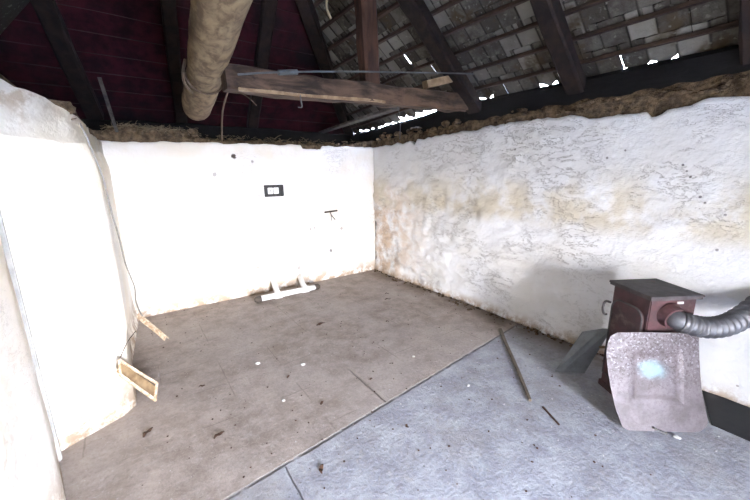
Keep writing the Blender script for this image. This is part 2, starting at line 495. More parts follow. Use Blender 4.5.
core('wall_back', (-3.75, .033, 0), (.0, .95, 0), 0, lambda x: ktop([(-3.7, 1.97), (-3.1, 2.0), (-2.6, 1.97), (-2.2, 1.93), (-2, 1.93), (-.6, 1.925), (-.2, 1.99), (0, 2.02)], x), 'exposed mud and rubble core along the top of the back wall')
core('wall_right', (.028, -6.6, 0), (.45, .95, 0), 1, lambda y: ktop([(-6.6, 2.08), (-3.9, 2.14), (-3.55, 2.12), (-3.2, 2.11), (-2.7, 2.11), (-2.3, 2.10), (-1.8, 2.08), (-1.2, 2.06), (-.6, 2.04), (.2, 2.02), (.9, 2.0)], y), 'exposed mud and rubble core along the top of the right wall')
core_flip = True
core('wall_left', (-3.72, -1.84, 0), (-3.335, .0, 0), 1, lambda y: ktop([(-1.9, 1.95), (-1.5, 1.93), (-.5, 1.93), (0, 1.95)], y), 'exposed mud core along the top of the left wall')
bm = bmesh.new()
box(bm, (-4.05, -6.6, 0), (-3.72, .9, 1.93)); box(bm, (-4.6, -6.6, 2.1), (-3.72, 1.0, 2.2)); box(bm, (-3.80, -6.6, 1.88), (-3.70, .95, 2.12))
tag(obj('wall_left', bm, M_earth), 'masonry mass behind the left plaster', kind='structure')
# outer walls that close the building: left, far gable strip and rear wall with the doorway
bm = bmesh.new()
box(bm, (-4.65, -6.6, 2.02), (-4.55, 1.0, 2.28)); tag(obj('wall_outer', bm, M_earth), kind='structure')
bm = bmesh.new()
box(bm, (-3.76, .93, 0), (.45, 1.15, 2.2)); box(bm, (-4.6, .93, 2.1), (-3.7, 1.15, 2.3)); tag(obj('wall_far', bm, M_earth), kind='structure')
RY = -6.6
DX0, DX1, DZ = -3.1, -2.05, 1.82
RT = 1.0  # wall depth and doorway size chosen to shape the incoming daylight
bm = bmesh.new()
box(bm, (-4.85, RY-RT, 0), (DX0, RY, 2.3)); box(bm, (DX1, RY-RT, 0), (.45, RY, 2.3)); box(bm, (DX0, RY-RT, DZ), (DX1, RY, 2.3))
g = [(-4.85, 2.3), (.45, 2.3), (.15, 2.4), (-2.2, 4.5), (-4.6, 2.4)]
t = bmesh.new(); f = t.faces.new([t.verts.new((x, RY, z)) for x, z in g])
r = bmesh.ops.extrude_face_region(t, geom=[f])
for v in [q for q in r['geom'] if isinstance(q, bmesh.types.BMVert)]: v.co.y -= RT
merge(bm, t)
tag(obj('wall_rear', bm, M_left), 'unseen rear wall behind the camera, its doorway sized and deepened to shape the daylight', kind='structure')
bm = bmesh.new()
box(bm, (-30, -40, -.4), (-4.0, 20, -.03)); box(bm, (-4.0, -40, -.4), (30, RY-RT, -.03))
tag(obj('ground', bm, plain('yard_ground', (.5, .48, .45), .95, s=2)), 'sunlit yard outside the doorway', kind='structure')

# ------------------------------------------------------------------ roof
TA = math.tan(math.radians(40)); CA = math.cos(math.radians(40)); SA = math.sin(math.radians(40))
def sag(y):                                  # eaves sag towards the far corner
    t = max(0, min(1, (y+1.6)/2.4)); return -.14*t*t*(3-2*t)
def rp(x, y, off=0.0):                       # point on right slope; off = distance below the tile underside
    z = 2.3+(.1-x)*TA+sag(y)*max(0, 1-(.1-x)/1.2)
    return Vector((x-off*SA, y, z-off*CA))
def fp(x, y, off=0.0):                       # point on far slope
    return Vector((x, y-off*SA, 2.3+(.83-y)*TA-off*CA))

# right slope tiles (single object: tile pattern)
bm = bmesh.new()
LT = bm.verts.layers.float.new('tone'); LR = bm.verts.layers.float.new('rim')
rowd = .215*CA; tw = .168
GAPS = {}
nrow = 15
slit = {(1, 22), (2, 15), (3, 13), (0, 14), (0, 19), (0, 25), (1, 29), (0, 30)}
for r in range(nrow):
    xb = .13-r*rowd
    ncol = 46
    for c in range(ncol):
        y0 = 1.0-(c+(r % 2)*.5)*tw
        y1 = y0-tw*1.03
        ym = (y0+y1)/2
        if ym > .83+(xb-.1) + .05: continue
        lowx = xb+.03
        if r == 0: lowx = xb+random.uniform(-.018, .012)+(-.018 if y0 > -1.5 else 0)
        upx = xb-rowd-.03
        g0 = .0
        if (r, c) in slit: y0 -= .009
        if random.random() < .02: y0 -= .004
        tilt = random.uniform(-.004, .004)
        off = (c % 2)*.004
        vs = []; tone = random.random(); off += random.uniform(0, .006)
        nseg = 4
        for top in (0, 1):
            if top == 0: notch = random.choice((0, .02, .04, .045)) if y0 < -1.5 else random.choice((.02, .045, .05))
            for (xx, l) in ((lowx, 0), (upx, 1)):
                for q in range(nseg+1):
                    yy = y0+(y1-y0)*q/nseg
                    e = 0
                    if r == 0 and l == 0: e = -notch*abs(math.cos(PI*q/nseg))**2
                    bulge = .010*math.sin(PI*q/nseg)
                    p = rp(xx+e, yy, -off-bulge-(0.0 if l else .012)*0-tilt-(.012 if top else 0)-(.009 if l == 0 else -.004))
                    nv = bm.verts.new(p); nv[LT] = tone; nv[LR] = 1.0 if q in (0, nseg) else 0.0
                    vs.append(nv)
        n = nseg+1
        A = vs[:n]; B = vs[n:2*n]; C = vs[2*n:3*n]; D = vs[3*n:]
        for q in range(nseg):
            bm.faces.new((A[q], A[q+1], B[q+1], B[q])); bm.faces.new((C[q], D[q], D[q+1], C[q+1]))
            bm.faces.new((A[q], C[q], C[q+1], A[q+1])); bm.faces.new((B[q], B[q+1], D[q+1], D[q]))
        bm.faces.new((A[0], B[0], D[0], C[0])); bm.faces.new((A[-1], C[-1], D[-1], B[-1]))
roof = tag(obj('ceiling', bm, M_tile), 'underside of the clay tiled right roof slope with daylight in its gaps', kind='structure')
for r in range(nrow):
    x = .13-(r+1)*rowd+.012
    bm = bmesh.new()
    ye = min(1.0, .83+(x-.1)+.02)
    n = 24
    pts = [rp(x, ye+(-6.6-ye)*i/n, .014+.004*nz((i*.7, r, 0), 1)) for i in range(n+1)]
    for a, b in zip(pts, pts[1:]):
        beam(bm, a, b, .042, .028, .003, 1, r, rnd=.15, roll=0)
    bo = obj('batten', bm, M_batt, roof)
# far slope (maroon sheathing) with its battens
bm = bmesh.new()
def slab(bm, pts, th=.03):
    t = bmesh.new(); f = t.faces.new([t.verts.new(p) for p in pts]); f.normal_update()
    nrm = f.normal if f.normal.z > 0 else -f.normal
    r = bmesh.ops.extrude_face_region(t, geom=[f])
    for v in [q for q in r['geom'] if isinstance(q, bmesh.types.BMVert)]: v.co += nrm*th
    merge(bm, t)
H = 2.3
slab(bm, [fp(.22, .95, 0), fp(-4.62, .95, 0), fp(-2.2, -1.47, 0)])
far = tag(obj('ceiling', bm, M_maroon), 'dark maroon sheathed underside of the far roof slope', kind='structure')
for r in range(12):
    y = .80-r*.165-.03
    bm = bmesh.new()
    xr = .1-(.83-y)-.02; xl = -4.5+(.83-y)+.02
    if xl > xr-.2: break
    beam(bm, fp(xl, y, .012), fp(xr, y, .012), .04, .026, .004, 20, r+40)
    obj('batten', bm, M_dbatt, far)
# left slope
bm = bmesh.new()
slab(bm, [Vector((-4.62, .95, 2.2)), Vector((-4.62, -6.9, 2.2)), Vector((-2.2, -6.9, 2.3+2.3*TA)), Vector((-2.2, -1.47, 2.3+2.3*TA))])
slab(bm, [Vector((-2.3, -6.9, 2.3+2.3*TA-.02)), Vector((-2.1, -6.9, 2.3+2.3*TA-.02)), Vector((-2.1, -1.4, 2.3+2.3*TA-.02)), Vector((-2.3, -1.4, 2.3+2.3*TA-.02))], .06)
tag(obj('ceiling', bm, M_tile), 'left roof slope', kind='structure')

# rafters
def rafter_r(y, label, w=.13, seed=0, x0=.12):
    bm = bmesh.new()
    beam(bm, rp(x0, y, .03+.065), rp(-2.15, y-.02, .03+.065), w, .12, .008, 16, seed)
    tag(obj('rafter', bm, M_raft), label, 'rafter', 'rafters under the right roof slope')
rafter_r(-1.84, 'dark rafter rising from the right end of the tie beam', .17, 1)
rafter_r(-2.89, 'reddish-brown rafter over the right wall, nearest the stove', .14, 2)
rafter_r(-3.94, 'rafter over the right wall nearer than the stove', .14, 3)
rafter_r(-4.99, 'rafter over the right wall behind the camera', .14, 4)
def rafter_f(x, label, w=.13, seed=0, lean=0.0):
    bm = bmesh.new()
    yt = .83-(min(.1-x, x+4.5))+.12
    beam(bm, fp(x, .86, .028+.065), fp(x+lean, yt, .028+.065), w, .12, .008, 16, seed)
    tag(obj('rafter', bm, M_raft), label, 'rafter', 'rafters under the maroon far slope')
rafter_f(-3.34, 'dark rafter on the maroon slope at the far left', .15, 11, -.2)
rafter_f(-2.47, 'dark rafter on the maroon slope just left of the big log', .13, 12, -.22)
rafter_f(-1.58, 'dark rafter on the maroon slope between the log and the post', .14, 13, -.12)
bm = bmesh.new()
a = Vector((.12, .85, 2.28)); b = Vector((-2.18, -1.45, 2.28+2.3*TA))
nn = Vector((-TA, -TA, -1)).normalized()*.0
beam(bm, a+Vector((-.05, -.05, -.11)), b+Vector((-.05, -.05, -.11)), .15, .14, .01, 20, 21)
tag(obj('hip_rafter', bm, M_raft), 'dark hip rafter where the maroon slope meets the grey tiled slope', 'rafter')
# wall plates
bm = bmesh.new()
beam(bm, (.15, -6.5, 2.174), (.15, -1.70, 2.172), .20, .255, .004, 40, 31)
tag(obj('wall_plate', bm, M_soot), 'soot-black timber lying along the top of the right wall', 'beam')
bm = bmesh.new()
beam(bm, (.16, -1.68, 2.172), (.16, .9, 2.045), .18, .25, .008, 24, 32)
tag(obj('wall_plate', bm, M_soot), 'low black timber under the slits beyond the tie beam', 'beam')
bm = bmesh.new()
beam(bm, (-4.5, .80, 2.10), (.05, .80, 2.10), .18, .17, .015, 40, 33)
tag(obj('wall_plate', bm, M_soot), 'black timber at the foot of the maroon slope', 'beam')

# ------------------------------------------------------------------ big log
t = empty('timber_log', (-2.42, .05, 2.2))
bm = bmesh.new()
P = []
for i in range(61):
    s = i/60; y = .06-s*6.45
    x = -2.405-.098*(0.06-y)
    z = 2.238+.060*(.06-y)
    z = min(z, 2.238+.060*2.9)
    x += .012*nz((y, 0, 0), 1.1); z += .01*nz((y, 5, 0), 1.1)
    P.append(Vector((x, y, z)))
def rad(u, i):
    y = u*6.45
    r = .128 + .012*math.exp(-((y-.5)/.5)**2)
    if y < .16: r *= (.50+.5*math.sqrt(max(0, y/.16)))
    return r+.004*nz((y*3, 1, 1), 1.3)
tube(bm, P, .13, 22, True, rad)
for v in bm.verts:
    n = fbm(v.co, 5, 3, 4)
    c = P[min(60, max(0, int(round((.06-v.co.y)/6.45*60))))]
    v.co += (v.co-Vector((c.x, v.co.y, c.z))).normalized()*n*.010
o = obj('log_shaft', bm, M_log, t, True); o.matrix_parent_inverse = Matrix.Translation(t.location).inverted()
bm = bmesh.new()
c = Vector((-2.535, -1.27, 2.318))
ring = [c+Vector((math.cos(a)*.142, .03*math.sin(a*2+1), math.sin(a)*.142)) for a in [i*2*PI/24 for i in range(25)]]
tube(bm, ring, .008, 6, False)
ring = [c+Vector((math.cos(a)*.146, -.03+.03*math.sin(a+2), math.sin(a)*.146)) for a in [i*2*PI/24 for i in range(25)]]
tube(bm, ring, .004, 6, False)
o = obj('binding_wire', bm, M_twig, t); o.matrix_parent_inverse = Matrix.Translation(t.location).inverted()
tag(t, 'thick peeled round log running from above towards the back wall top', 'log')

# tie beam
t = empty('tie_beam', (-1.2, -1.74, 2.15))
bm = bmesh.new()
beam(bm, (-2.50, -1.72, 2.205), (.045, -1.74, 2.27), .15, .165, .016, 34, 50, rnd=.18)
o = obj('beam_shaft', bm, M_beam, t); o.matrix_parent_inverse = Matrix.Translation(t.location).inverted()
bm = bmesh.new()
beam(bm, (-2.43, -1.80, 2.128), (-1.15, -1.80, 2.166), .022, .022, .005, 20, 51)
o = obj('split_edge', bm, M_pale, t); o['label'] = 'pale freshly split lower edge'; o.matrix_parent_inverse = Matrix.Translation(t.location).inverted()
tag(t, 'rough brown timber tie beam crossing from the log to the right wall', 'beam')
# post
bm = bmesh.new()
beam(bm, (-1.265, -1.73, 2.30), (-1.33, -1.73, 3.55), .155, .14, .012, 14, 60)
tag(obj('roof_post', bm, M_post), 'upright red-brown timber post standing on the tie beam', 'post')
bm = bmesh.new()
beam(bm, (-.62, -1.75, 2.385), (-.25, -1.80, 2.485), .09, .07, .006, 8, 61, rnd=.12)
tag(obj('timber_offcut', bm, M_pale), 'short pale sawn timber block lying over the right part of the tie beam', 'timber')
bm = bmesh.new()
beam(bm, (-.94, -1.68, 2.15), (-.50, .74, 2.19), .10, .03, .004, 14, 62)
tag(obj('slanting_board', bm, M_grey), 'grey board slanting from under the tie beam back to the roof edge', 'board')
# conduit along the beam
t = empty('conduit', (-1.2, -1.95, 2.3))
bm = bmesh.new()
cpts = [(-2.46, -1.93, 2.19), (-2.2, -1.95, 2.235), (-1.6, -1.95, 2.325), (-.9, -1.95, 2.415), (-.1, -1.94, 2.515), (.02, -1.9, 2.50)]
tube(bm, cpts, .0065, 8, sub=6)
tb = bmesh.new()
o = obj('conduit_run', bm, M_conduit, t); o.matrix_parent_inverse = Matrix.Translation(t.location).inverted()
bm = bmesh.new(); tube(bm, [(-2.19, -1.952, 2.235), (-2.05, -1.952, 2.258)], .018, 10)
o = obj('junction_sleeve', bm, M_conduit, t); o.matrix_parent_inverse = Matrix.Translation(t.location).inverted()
tag(t, 'thin grey conduit stretched in front of the tie beam', 'conduit')

# hanging bits
def wire(name, pts, r, m, label, cat, sub=4):
    bm = bmesh.new(); tube(bm, pts, r, 6, sub=sub)
    return tag(obj(name, bm, m), label, cat)
wire('hanging_twig', [(-2.45, -1.66, 2.17), (-2.51, -1.63, 2.0), (-2.53, -1.6, 1.79)], .006, M_twig, 'long thin twig hanging from the beam end beside the log', 'twig')
wire('hanging_wire', [(-1.97, -1.80, 2.15), (-1.975, -1.82, 2.10), (-1.97, -1.82, 2.05), (-2.0, -1.82, 2.045)], .005, M_wire, 'short bent wire hook under the tie beam', 'wire')
wire('hanging_wire', [(-.95, -1.72, 2.19), (-.93, -1.75, 2.05), (-.935, -1.75, 1.86)], .004, M_wire, 'straight wire hanging under the tie beam left of the pale block', 'wire')
wire('hanging_twig', [(-2.44, -1.70, 2.14), (-2.36, -1.74, 2.10), (-2.30, -1.76, 2.04)], .004, M_twig, 'short crooked twig sticking out from the beam end', 'twig')
wire('bark_strip', [(-2.69, -1.45, 2.36), (-2.72, -1.50, 2.26), (-2.70, -1.40, 2.2), (-2.64, -1.3, 2.17)], .010, M_twig, 'loose strip of bark curling off the left side of the log', 'bark')
wire('bark_strip', [(-1.88, -2.15, 2.75), (-1.9, -2.15, 2.64), (-1.87, -2.15, 2.57)], .008, M_straw, 'pale fibre strip dangling right of the log', 'bark')
bm = bmesh.new(); beam(bm, (-3.16, -.12, 1.97), (-3.22, -.50, 2.37), .028, .012, .002, 8, 70)
tag(obj('loose_lath', bm, M_grey), 'thin grey lath standing on the left end of the back wall', 'lath')

# straw and loose rubble on the wall tops
def straws(name, gen, n, label, m=M_straw):
    bm = bmesh.new()
    for i in range(n):
        p, L = gen()
        a = random.uniform(0, 6.28); e = random.uniform(-.5, .7)
        d = Vector((math.cos(a)*math.cos(e), math.sin(a)*math.cos(e), math.sin(e)))*L
        q = p+d+Vector((0, 0, -L*.15))
        tube(bm, [p, p+d*.5, q], .0018, 3, False)
    return tag(obj(name, bm, m), label, 'straw', kind='stuff')
def gen_back():
    x = random.choice([random.uniform(-3.25, -2.45), random.uniform(-3.2, -2.7), random.uniform(-2.5, -.1)])
    return Vector((x, random.uniform(.0, .2), 1.945+(.06 if x < -2.4 else 0)+random.uniform(0, .05))), random.uniform(.03, .11)
straws('loose_straw', gen_back, 700, 'loose straw and dry grass on the back wall top')
bm = bmesh.new()
for i in range(46):
    x = random.uniform(-3.25, -2.35); r = random.uniform(.025, .06)
    lump(bm, (x, random.uniform(.02, .2), 1.965+random.uniform(0, .06)), r, 2, (1, 1, .75), i*1.7)
for i in range(70):
    x = random.uniform(-2.4, 0); r = random.uniform(.012, .035)
    lump(bm, (x, random.uniform(.03, .2), 1.93+random.uniform(0, .03)), r, 1, (1, 1, .7), i*2.3)
tag(obj('loose_rubble', bm, M_earth), 'loose clods and rubble heaped along the back wall top', 'rubble', kind='stuff')
bm = bmesh.new()
for i in range(70):
    y = random.uniform(-4.6, -.05); r = random.uniform(.015, .05)
    lump(bm, (random.uniform(.02, .07), y, 2.07+random.uniform(-.07, .05)), r, 2, (.7, 2.0, .5), i*1.3, .6)
for i in range(8):
    lump(bm, (random.uniform(.02, .1), random.uniform(-1.6, -.1), 2.07+random.uniform(-.02, .04)), random.uniform(.03, .06), 2, (1, 1.2, .7), i*3.3)
tag(obj('loose_rubble', bm, M_earth), 'crumbly clods along the top of the right wall', 'rubble', kind='stuff')
bm = bmesh.new()
for i in range(60):
    y = random.uniform(-1.85, 0); r = random.uniform(.015, .045)
    lump(bm, (random.uniform(-3.48, -3.36), y, 1.93+random.uniform(-.04, .02)), r, 1, (.8, 1.3, .6), i*1.9)
tag(obj('loose_rubble', bm, M_earth), 'crumbly clods on top of the left wall', 'rubble', kind='stuff')

# ------------------------------------------------------------------ things on the back wall
t = empty('wall_switch', (-1.61, -.004, 1.335))
bm = bmesh.new()
box(bm, (-.125, -.012, -.075), (.125, .006, -.042), .003); box(bm, (-.125, -.012, .042), (.125, .006, .075), .003)
box(bm, (-.125, -.012, -.045), (-.085, .006, .045), .003); box(bm, (.075, -.028, -.07), (.125, .006, .07), .004)
box(bm, (-.12, -.003, -.07), (.12, .006, .07))
obj('frame', bm, M_black, t)
for cx in (-.045, .03):
    bm = bmesh.new(); box(bm, (cx-.034, -.016, -.040), (cx+.032, .002, .040), .004)
    sw = obj('rocker', bm, M_white, t)
    bm = bmesh.new(); tube(bm, [(cx, -.019, .0), (cx, -.012, .0)], .008 if cx < 0 else .004, 10)
    obj('pin_hole', bm, M_black, sw)
tag(t, 'black framed double socket with white inserts high on the back wall', 'socket')
t = empty('wall_bracket', (-.80, -.005, .985))
bm = bmesh.new()
beam(bm, (-.10, -.02, .016), (.10, -.025, .028), .022, .022, .002, 6, 80)
obj('crossbar', bm, M_darkcap, t)
bm = bmesh.new(); tube(bm, [(-.01, -.02, .01), (.0, -.03, -.03), (.06, -.03, -.10)], .006, 6); tube(bm, [(.0, -.03, -.03), (-.005, -.03, -.11)], .0045, 6)
obj('prong', bm, M_wire, t)
tag(t, 'small dark metal bracket with two prongs on the back wall', 'bracket')

# pipe stub assembly
t = empty('pipe_manifold', (-1.63, -.36, 0))
bm = bmesh.new(); tube(bm, [(-.37, .012, .045), (.36, .0, .045)], .036, 16)
p = obj('pipe', bm, M_pipe, t, True)
for x, x2 in ((-.145, -.085), (.225, .305)):
    bm = bmesh.new()
    tube(bm, [(x, -.005, .055), (x+.02, .14, .09), (x2, .365, .15 if x < 0 else .12)], .036, 14, sub=3)
    s = obj('stub', bm, M_pipe, t, True)
    bm = bmesh.new(); tube(bm, [(x-.045, .004, .045), (x+.045, .0, .045)], .045, 16)
    obj('tee_collar', bm, M_pipe, s, True)
for x, sg in ((-.37, -1), (.36, 1)):
    bm = bmesh.new(); tube(bm, [(x-.005*sg, .006, .045), (x+.05*sg, .006, .043), (x+.075*sg, .006, .04)], .040, 12, radii=lambda u, i: (.042, .040, .022)[min(i, 2)])
    obj('end_cap', bm, M_darkcap, t)['label'] = 'dirty dark end cap'
tag(t, 'white plastic pipe with two stubs on the floor against the back wall', 'pipe')
# round patch holes' rims on the back wall are in the plaster

# ------------------------------------------------------------------ left wall things
wire('wall_cable', [(-3.345, -1.79, 1.885), (-3.315, -1.80, 1.81), (-3.29, -1.78, 1.675), (-3.268, -1.76, 1.54), (-3.262, -1.72, 1.40), (-3.256, -1.7, 1.29), (-3.246, -1.65, 1.17),
     (-3.24, -1.55, .965), (-3.222, -1.42, .80), (-3.213, -1.38, .72), (-3.222, -1.30, .60), (-3.215, -1.15, .47), (-3.20, -1.03, .37)], .0055, M_cable, 'grey cable running down the left wall near the corner', 'cable', 5)
bm = bmesh.new()
beam(bm, (-3.235, -1.03, .385), (-3.06, -.79, .012), .012, .035, .002, 8, 90)
beam(bm, (-3.205, -1.035, .372), (-3.03, -.79, .012), .006, .012, .001, 8, 91)
tag(obj('leaning_lath', bm, M_lath), 'thin pale lath leaning on the left wall below the cable', 'lath')
# little wooden frame leaning on the pier
t = empty('wooden_frame', (-3.25, -1.78, 0))
a0 = Vector((-3.346, -1.925, .425)); a1 = Vector((-3.18, -1.66, .06)); b0 = Vector((-3.352, -1.95, .335)); b1 = Vector((-3.2, -1.82, .010))
a1 = Vector((-3.175, -1.77, .105))
for nm, p, q, w, h in (('rail', a0, a1, .018, .014), ('rail', b0, b1, .020, .016), ('crosspiece', a1, b1, .014, .016), ('crosspiece', a0, b0, .012, .014)):
    bm = bmesh.new(); beam(bm, p, q, w, h, .0015, 8, hash(nm) % 7)
    o = obj(nm, bm, M_lath, t); o.matrix_parent_inverse = Matrix.Translation(t.location).inverted()
bm = bmesh.new()
m0 = (a0+b0)/2+Vector((-.004, .006, 0)); m1 = (a1+b1)/2+Vector((-.004, .006, 0))
beam(bm, m0, m1, .062, .005, .002, 8, 93, roll=math.radians(75))
o = obj('panel_strip', bm, M_pale, t); o.matrix_parent_inverse = Matrix.Translation(t.location).inverted()
tag(t, 'small narrow wooden frame leaning against the foot of the left pier', 'frame')
wire('wall_twig', [(-3.34, -1.92, .43), (-3.29, -1.85, .50), (-3.24, -1.80, .54)], .003, M_twig, 'thin twig sticking out above the small wooden frame', 'twig')
# jamb post at the inside corner of the left wall
bm = bmesh.new(); box(bm, (-3.70, -2.115, 0), (-3.662, -2.085, 1.975), .006)
for v in bm.verts: v.co.x += .004*nz(v.co, 3)
tag(obj('trim_1', bm, plain('painted_jamb', (.42, .42, .41), .7, var=.25)), 'pale painted upright batten in the corner of the left wall', kind='structure')

# ------------------------------------------------------------------ stick, debris
bm = bmesh.new(); beam(bm, (-.317, -2.578, .012), (-1.105, -3.369, .012), .030, .018, .003, 16, 100, wb=.018)
tag(obj('wooden_stick', bm, plain('grey_brown_stick', (.15, .12, .09), .85)), 'long thin wooden stick lying on the floor before the right wall', 'stick')
bm = bmesh.new(); beam(bm, (-1.09, -3.45, .006), (-1.17, -3.60, .006), .012, .008, .002, 6, 101)
tag(obj('wooden_splinter', bm, M_leaf), 'short dark splinter just below the end of the long stick', 'splinter')
def leaf(x, y, L, a, label, dbl=False):
    bm = bmesh.new()
    n = 6
    L *= .75
    ca, sa = math.cos(a), math.sin(a)
    top = []; bot = []
    for i in range(n+1):
        u = i/n; w = L*.16*math.sin(PI*min(1, max(.08, u*.92+.04)))+.002
        c = (u-.5)*L; b = .1*L*math.sin(u*4)
        for sgn, lst in ((1, top), (-1, bot)):
            lx, ly = c, b+sgn*w
            lst.append(bm.verts.new((x+lx*ca-ly*sa, y+lx*sa+ly*ca, .004+.010*abs(math.sin(u*5+x)))))
    for i in range(n): bm.faces.new((top[i], top[i+1], bot[i+1], bot[i]))
    r = bmesh.ops.extrude_face_region(bm, geom=bm.faces[:])
    for v in [q for q in r['geom'] if isinstance(q, bmesh.types.BMVert)]: v.co.z -= .0025
    tag(obj('dead_leaf', bm, M_leaf), label, 'leaf', 'dead leaves on the floor')
leaf(-1.70, -1.385, .15, .3, 'largest curled dead leaf, on the brown floor before the white pipe')
leaf(-.581, -1.065, .07, -.5, 'dead leaf on the far floor near the room corner')
leaf(-.70, -1.23, .10, -.3, 'dead leaf just in front of the one nearest the corner')
leaf(-2.908, -2.435, .09, .4, 'dark dead leaf at the left edge of the older floor slab')
leaf(-2.267, -2.539, .06, .8, 'small dead leaf just beyond the floor joint, mid-picture')
leaf(-2.514, -3.026, .08, 1.1, 'dead leaf on the near grey slab beside its cross joint')
leaf(-1.836, -2.509, .05, 0, 'tiny dead leaf beyond the floor joint, right of the middle')
leaf(-2.335, -2.1, .06, .9, 'small dead leaf on the middle of the brown slab')
leaf(-2.904, -1.83, .06, -.2, 'dead leaf near the little wooden frame')
leaf(-1.1, -1.75, .05, -.2, 'tiny dead leaf on the brown slab left of the stick')
leaf(-1.939, -3.052, .05, 1.3, 'small dead leaf on the near grey slab left of the stick end')
leaf(-3.26, -2.15, .10, .9, 'dead leaf at the foot of the left pier')
def chip(x, y, r, label):
    bm = bmesh.new(); lump(bm, (x, y, r*.45), r, 1, (1.2, .8, .6), x*7)
    tag(obj('plaster_chip', bm, M_chip), label, 'chip', 'white plaster chips on the floor')
chip(-2.466, -1.76, .020, 'larger white plaster chip on the brown slab, left of centre')
chip(-2.169, -2.0, .018, 'white plaster chip at the middle of the brown slab')
chip(-2.47, -2.35, .012, 'small white plaster chip near the floor joint')
chip(-1.35, -2.45, .012, 'tiny white chip beyond the joint towards the stick')
chip(-1.3, -3.0, .012, 'tiny white chip on the grey slab left of the stick')
chip(-.72, -4.06, .018, 'white pebble on the floor below the leaning tin plate')
bm = bmesh.new(); tube(bm, [(-.74, -4.02, .01), (-.76, -3.98, .02), (-.78, -3.96, .035)], .006, 6)
tag(obj('bent_nail', bm, M_wire), 'small bent rusty nail beside the white pebble', 'nail')
bm = bmesh.new()
for i in range(380):
    x = random.uniform(-3.2, -.05); y = random.uniform(-4.3, -.05); r = random.uniform(.002, .007)
    if x > -1.0 and y < -3.4: continue
    lump(bm, (x, y, r*.5), r, 1, (1.3, 1, .6), i)
tag(obj('floor_grit', bm, M_leaf), 'dark grit and crumbs scattered over the floor', 'grit', kind='stuff')
bm = bmesh.new()
for i in range(120):
    if random.random() < .65: x = random.uniform(-1.9, -.5); y = random.uniform(-4.3, -2.6)
    else: x = random.uniform(-3.0, -.1); y = random.uniform(-4.0, -.1)
    r = random.uniform(.0015, .0045)
    lump(bm, (x, y, r*.5), r, 1, (1.3, 1, .6), i)
tag(obj('floor_grit', bm, M_chip), 'pale plaster crumbs scattered over the near grey slab', 'grit', kind='stuff')
bm = bmesh.new()
for i in range(150):
    y = random.uniform(-3.6, -.05); r = random.uniform(.006, .02)
    lump(bm, (-.035-abs(random.gauss(0, .06)), y, r*.35), r, 1, (1.2, 1, .6), i)
tag(obj('wall_foot_dirt', bm, M_earth), 'brown dirt crumbs along the foot of the right wall', 'dirt', kind='stuff')

# ------------------------------------------------------------------ stove
ang = math.radians(-31.3)
S = empty('iron_stove', (-.452, -3.765, 0), ang)
bm = bmesh.new(); box(bm, (-.150, -.150, .03), (.150, .150, .785), .006)
obj('body', bm, M_stove, S)
bm = bmesh.new(); box(bm, (-.174, -.174, .785), (.174, .174, .80), .004)
box(bm, (-.168, -.168, .772), (.168, .168, .786), .002)
obj('top_plate', bm, M_top, S)
bm = bmesh.new(); box(bm, (-.160, -.160, .0), (.160, .160, .045), .004)
obj('base_skirt', bm, M_stove, S)
# door on the left face (local -x): rounded upper corners, raised rim
bm = bmesh.new()
pts = [(-.125, .12), (.125, .12), (.125, .62)]+[(.125-.07*(1-math.cos(a)), .62+.07*math.sin(a)) for a in [PI/2*i/6 for i in range(1, 7)]]
pts += [(-.055-.07*math.sin(a), .69-.07*(1-math.cos(a))) for a in [PI/2*i/6 for i in range(7)]]
Mx = Matrix(((0, 0, -1, -.150), (1, 0, 0, 0), (0, 1, 0, 0), (0, 0, 0, 1)))
plate_poly(bm, pts, Mx@Matrix.Translation((0, 0, .012)), .012)
D = obj('stove_door', bm, M_stove, S)
bm = bmesh.new()
rim = [Vector((-.165, x, z)) for x, z in pts]
tube(bm, rim+[rim[0]], .006, 6, False)
obj('door_rim', bm, M_top, D)
bm = bmesh.new(); tube(bm, [(-.152, .155, .64), (-.185, .165, .645), (-.195, .168, .60), (-.185, .166, .555), (-.165, .16, .55)], .008, 8, sub=4)
obj('door_handle', bm, M_top, D)
bm = bmesh.new(); box(bm, (-.20, .13, .30), (-.155, .15, .312), .002)
obj('latch', bm, M_pale, D)['label'] = 'small pale metal latch tab'
# raised panel and flue collar on the front-right face (local -y)
bm = bmesh.new()
tube(bm, [(-.02, -.148, .675), (-.02, -.20, .665)], .072, 24, radii=lambda u, i: (.078, .068)[min(i, 1)])
obj('flue_collar', bm, M_stove, S)
bm = bmesh.new(); box(bm, (.02, -.156, .742), (.06, -.148, .756), .001)
obj('chipped_patch', bm, M_chip, S)['label'] = 'chipped pale patch under the rim'
tag(S, 'rusty maroon box stove with a grey iron top in the right corner', 'stove')

# flexible flue hose
R31 = Matrix.Rotation(ang, 4, 'Z')
def W(l): return Vector((-.452, -3.765, 0))+(R31@Vector(l))
T = empty('flue_hose', W((-.02, -.2, .6)))
bm = bmesh.new()
hp = [W((-.02, -.17, .672)), W((-.015, -.22, .662)), Vector((-.525, -4.015, .640)), Vector((-.455, -4.068, .632)), Vector((-.36, -4.115, .642)), Vector((-.24, -4.155, .675)), Vector((-.10, -4.2, .74)), Vector((.015, -4.24, .80))]
tube(bm, hp[:3], .056, 24, radii=lambda u, i: .054, sub=6)
o = obj('hose_sleeve', bm, M_hose, T, True); o.matrix_parent_inverse = Matrix.Translation(T.location).inverted()
bm = bmesh.new()
def hr(u, i): return .058+.0065*math.sin(i*2*PI/7)
tube(bm, hp[1:], .06, 26, radii=hr, sub=19)
o = obj('corrugated_hose', bm, M_hose, T, True); o.matrix_parent_inverse = Matrix.Translation(T.location).inverted()
tag(T, 'grey corrugated metal flue hose bending from the stove to the right', 'hose')

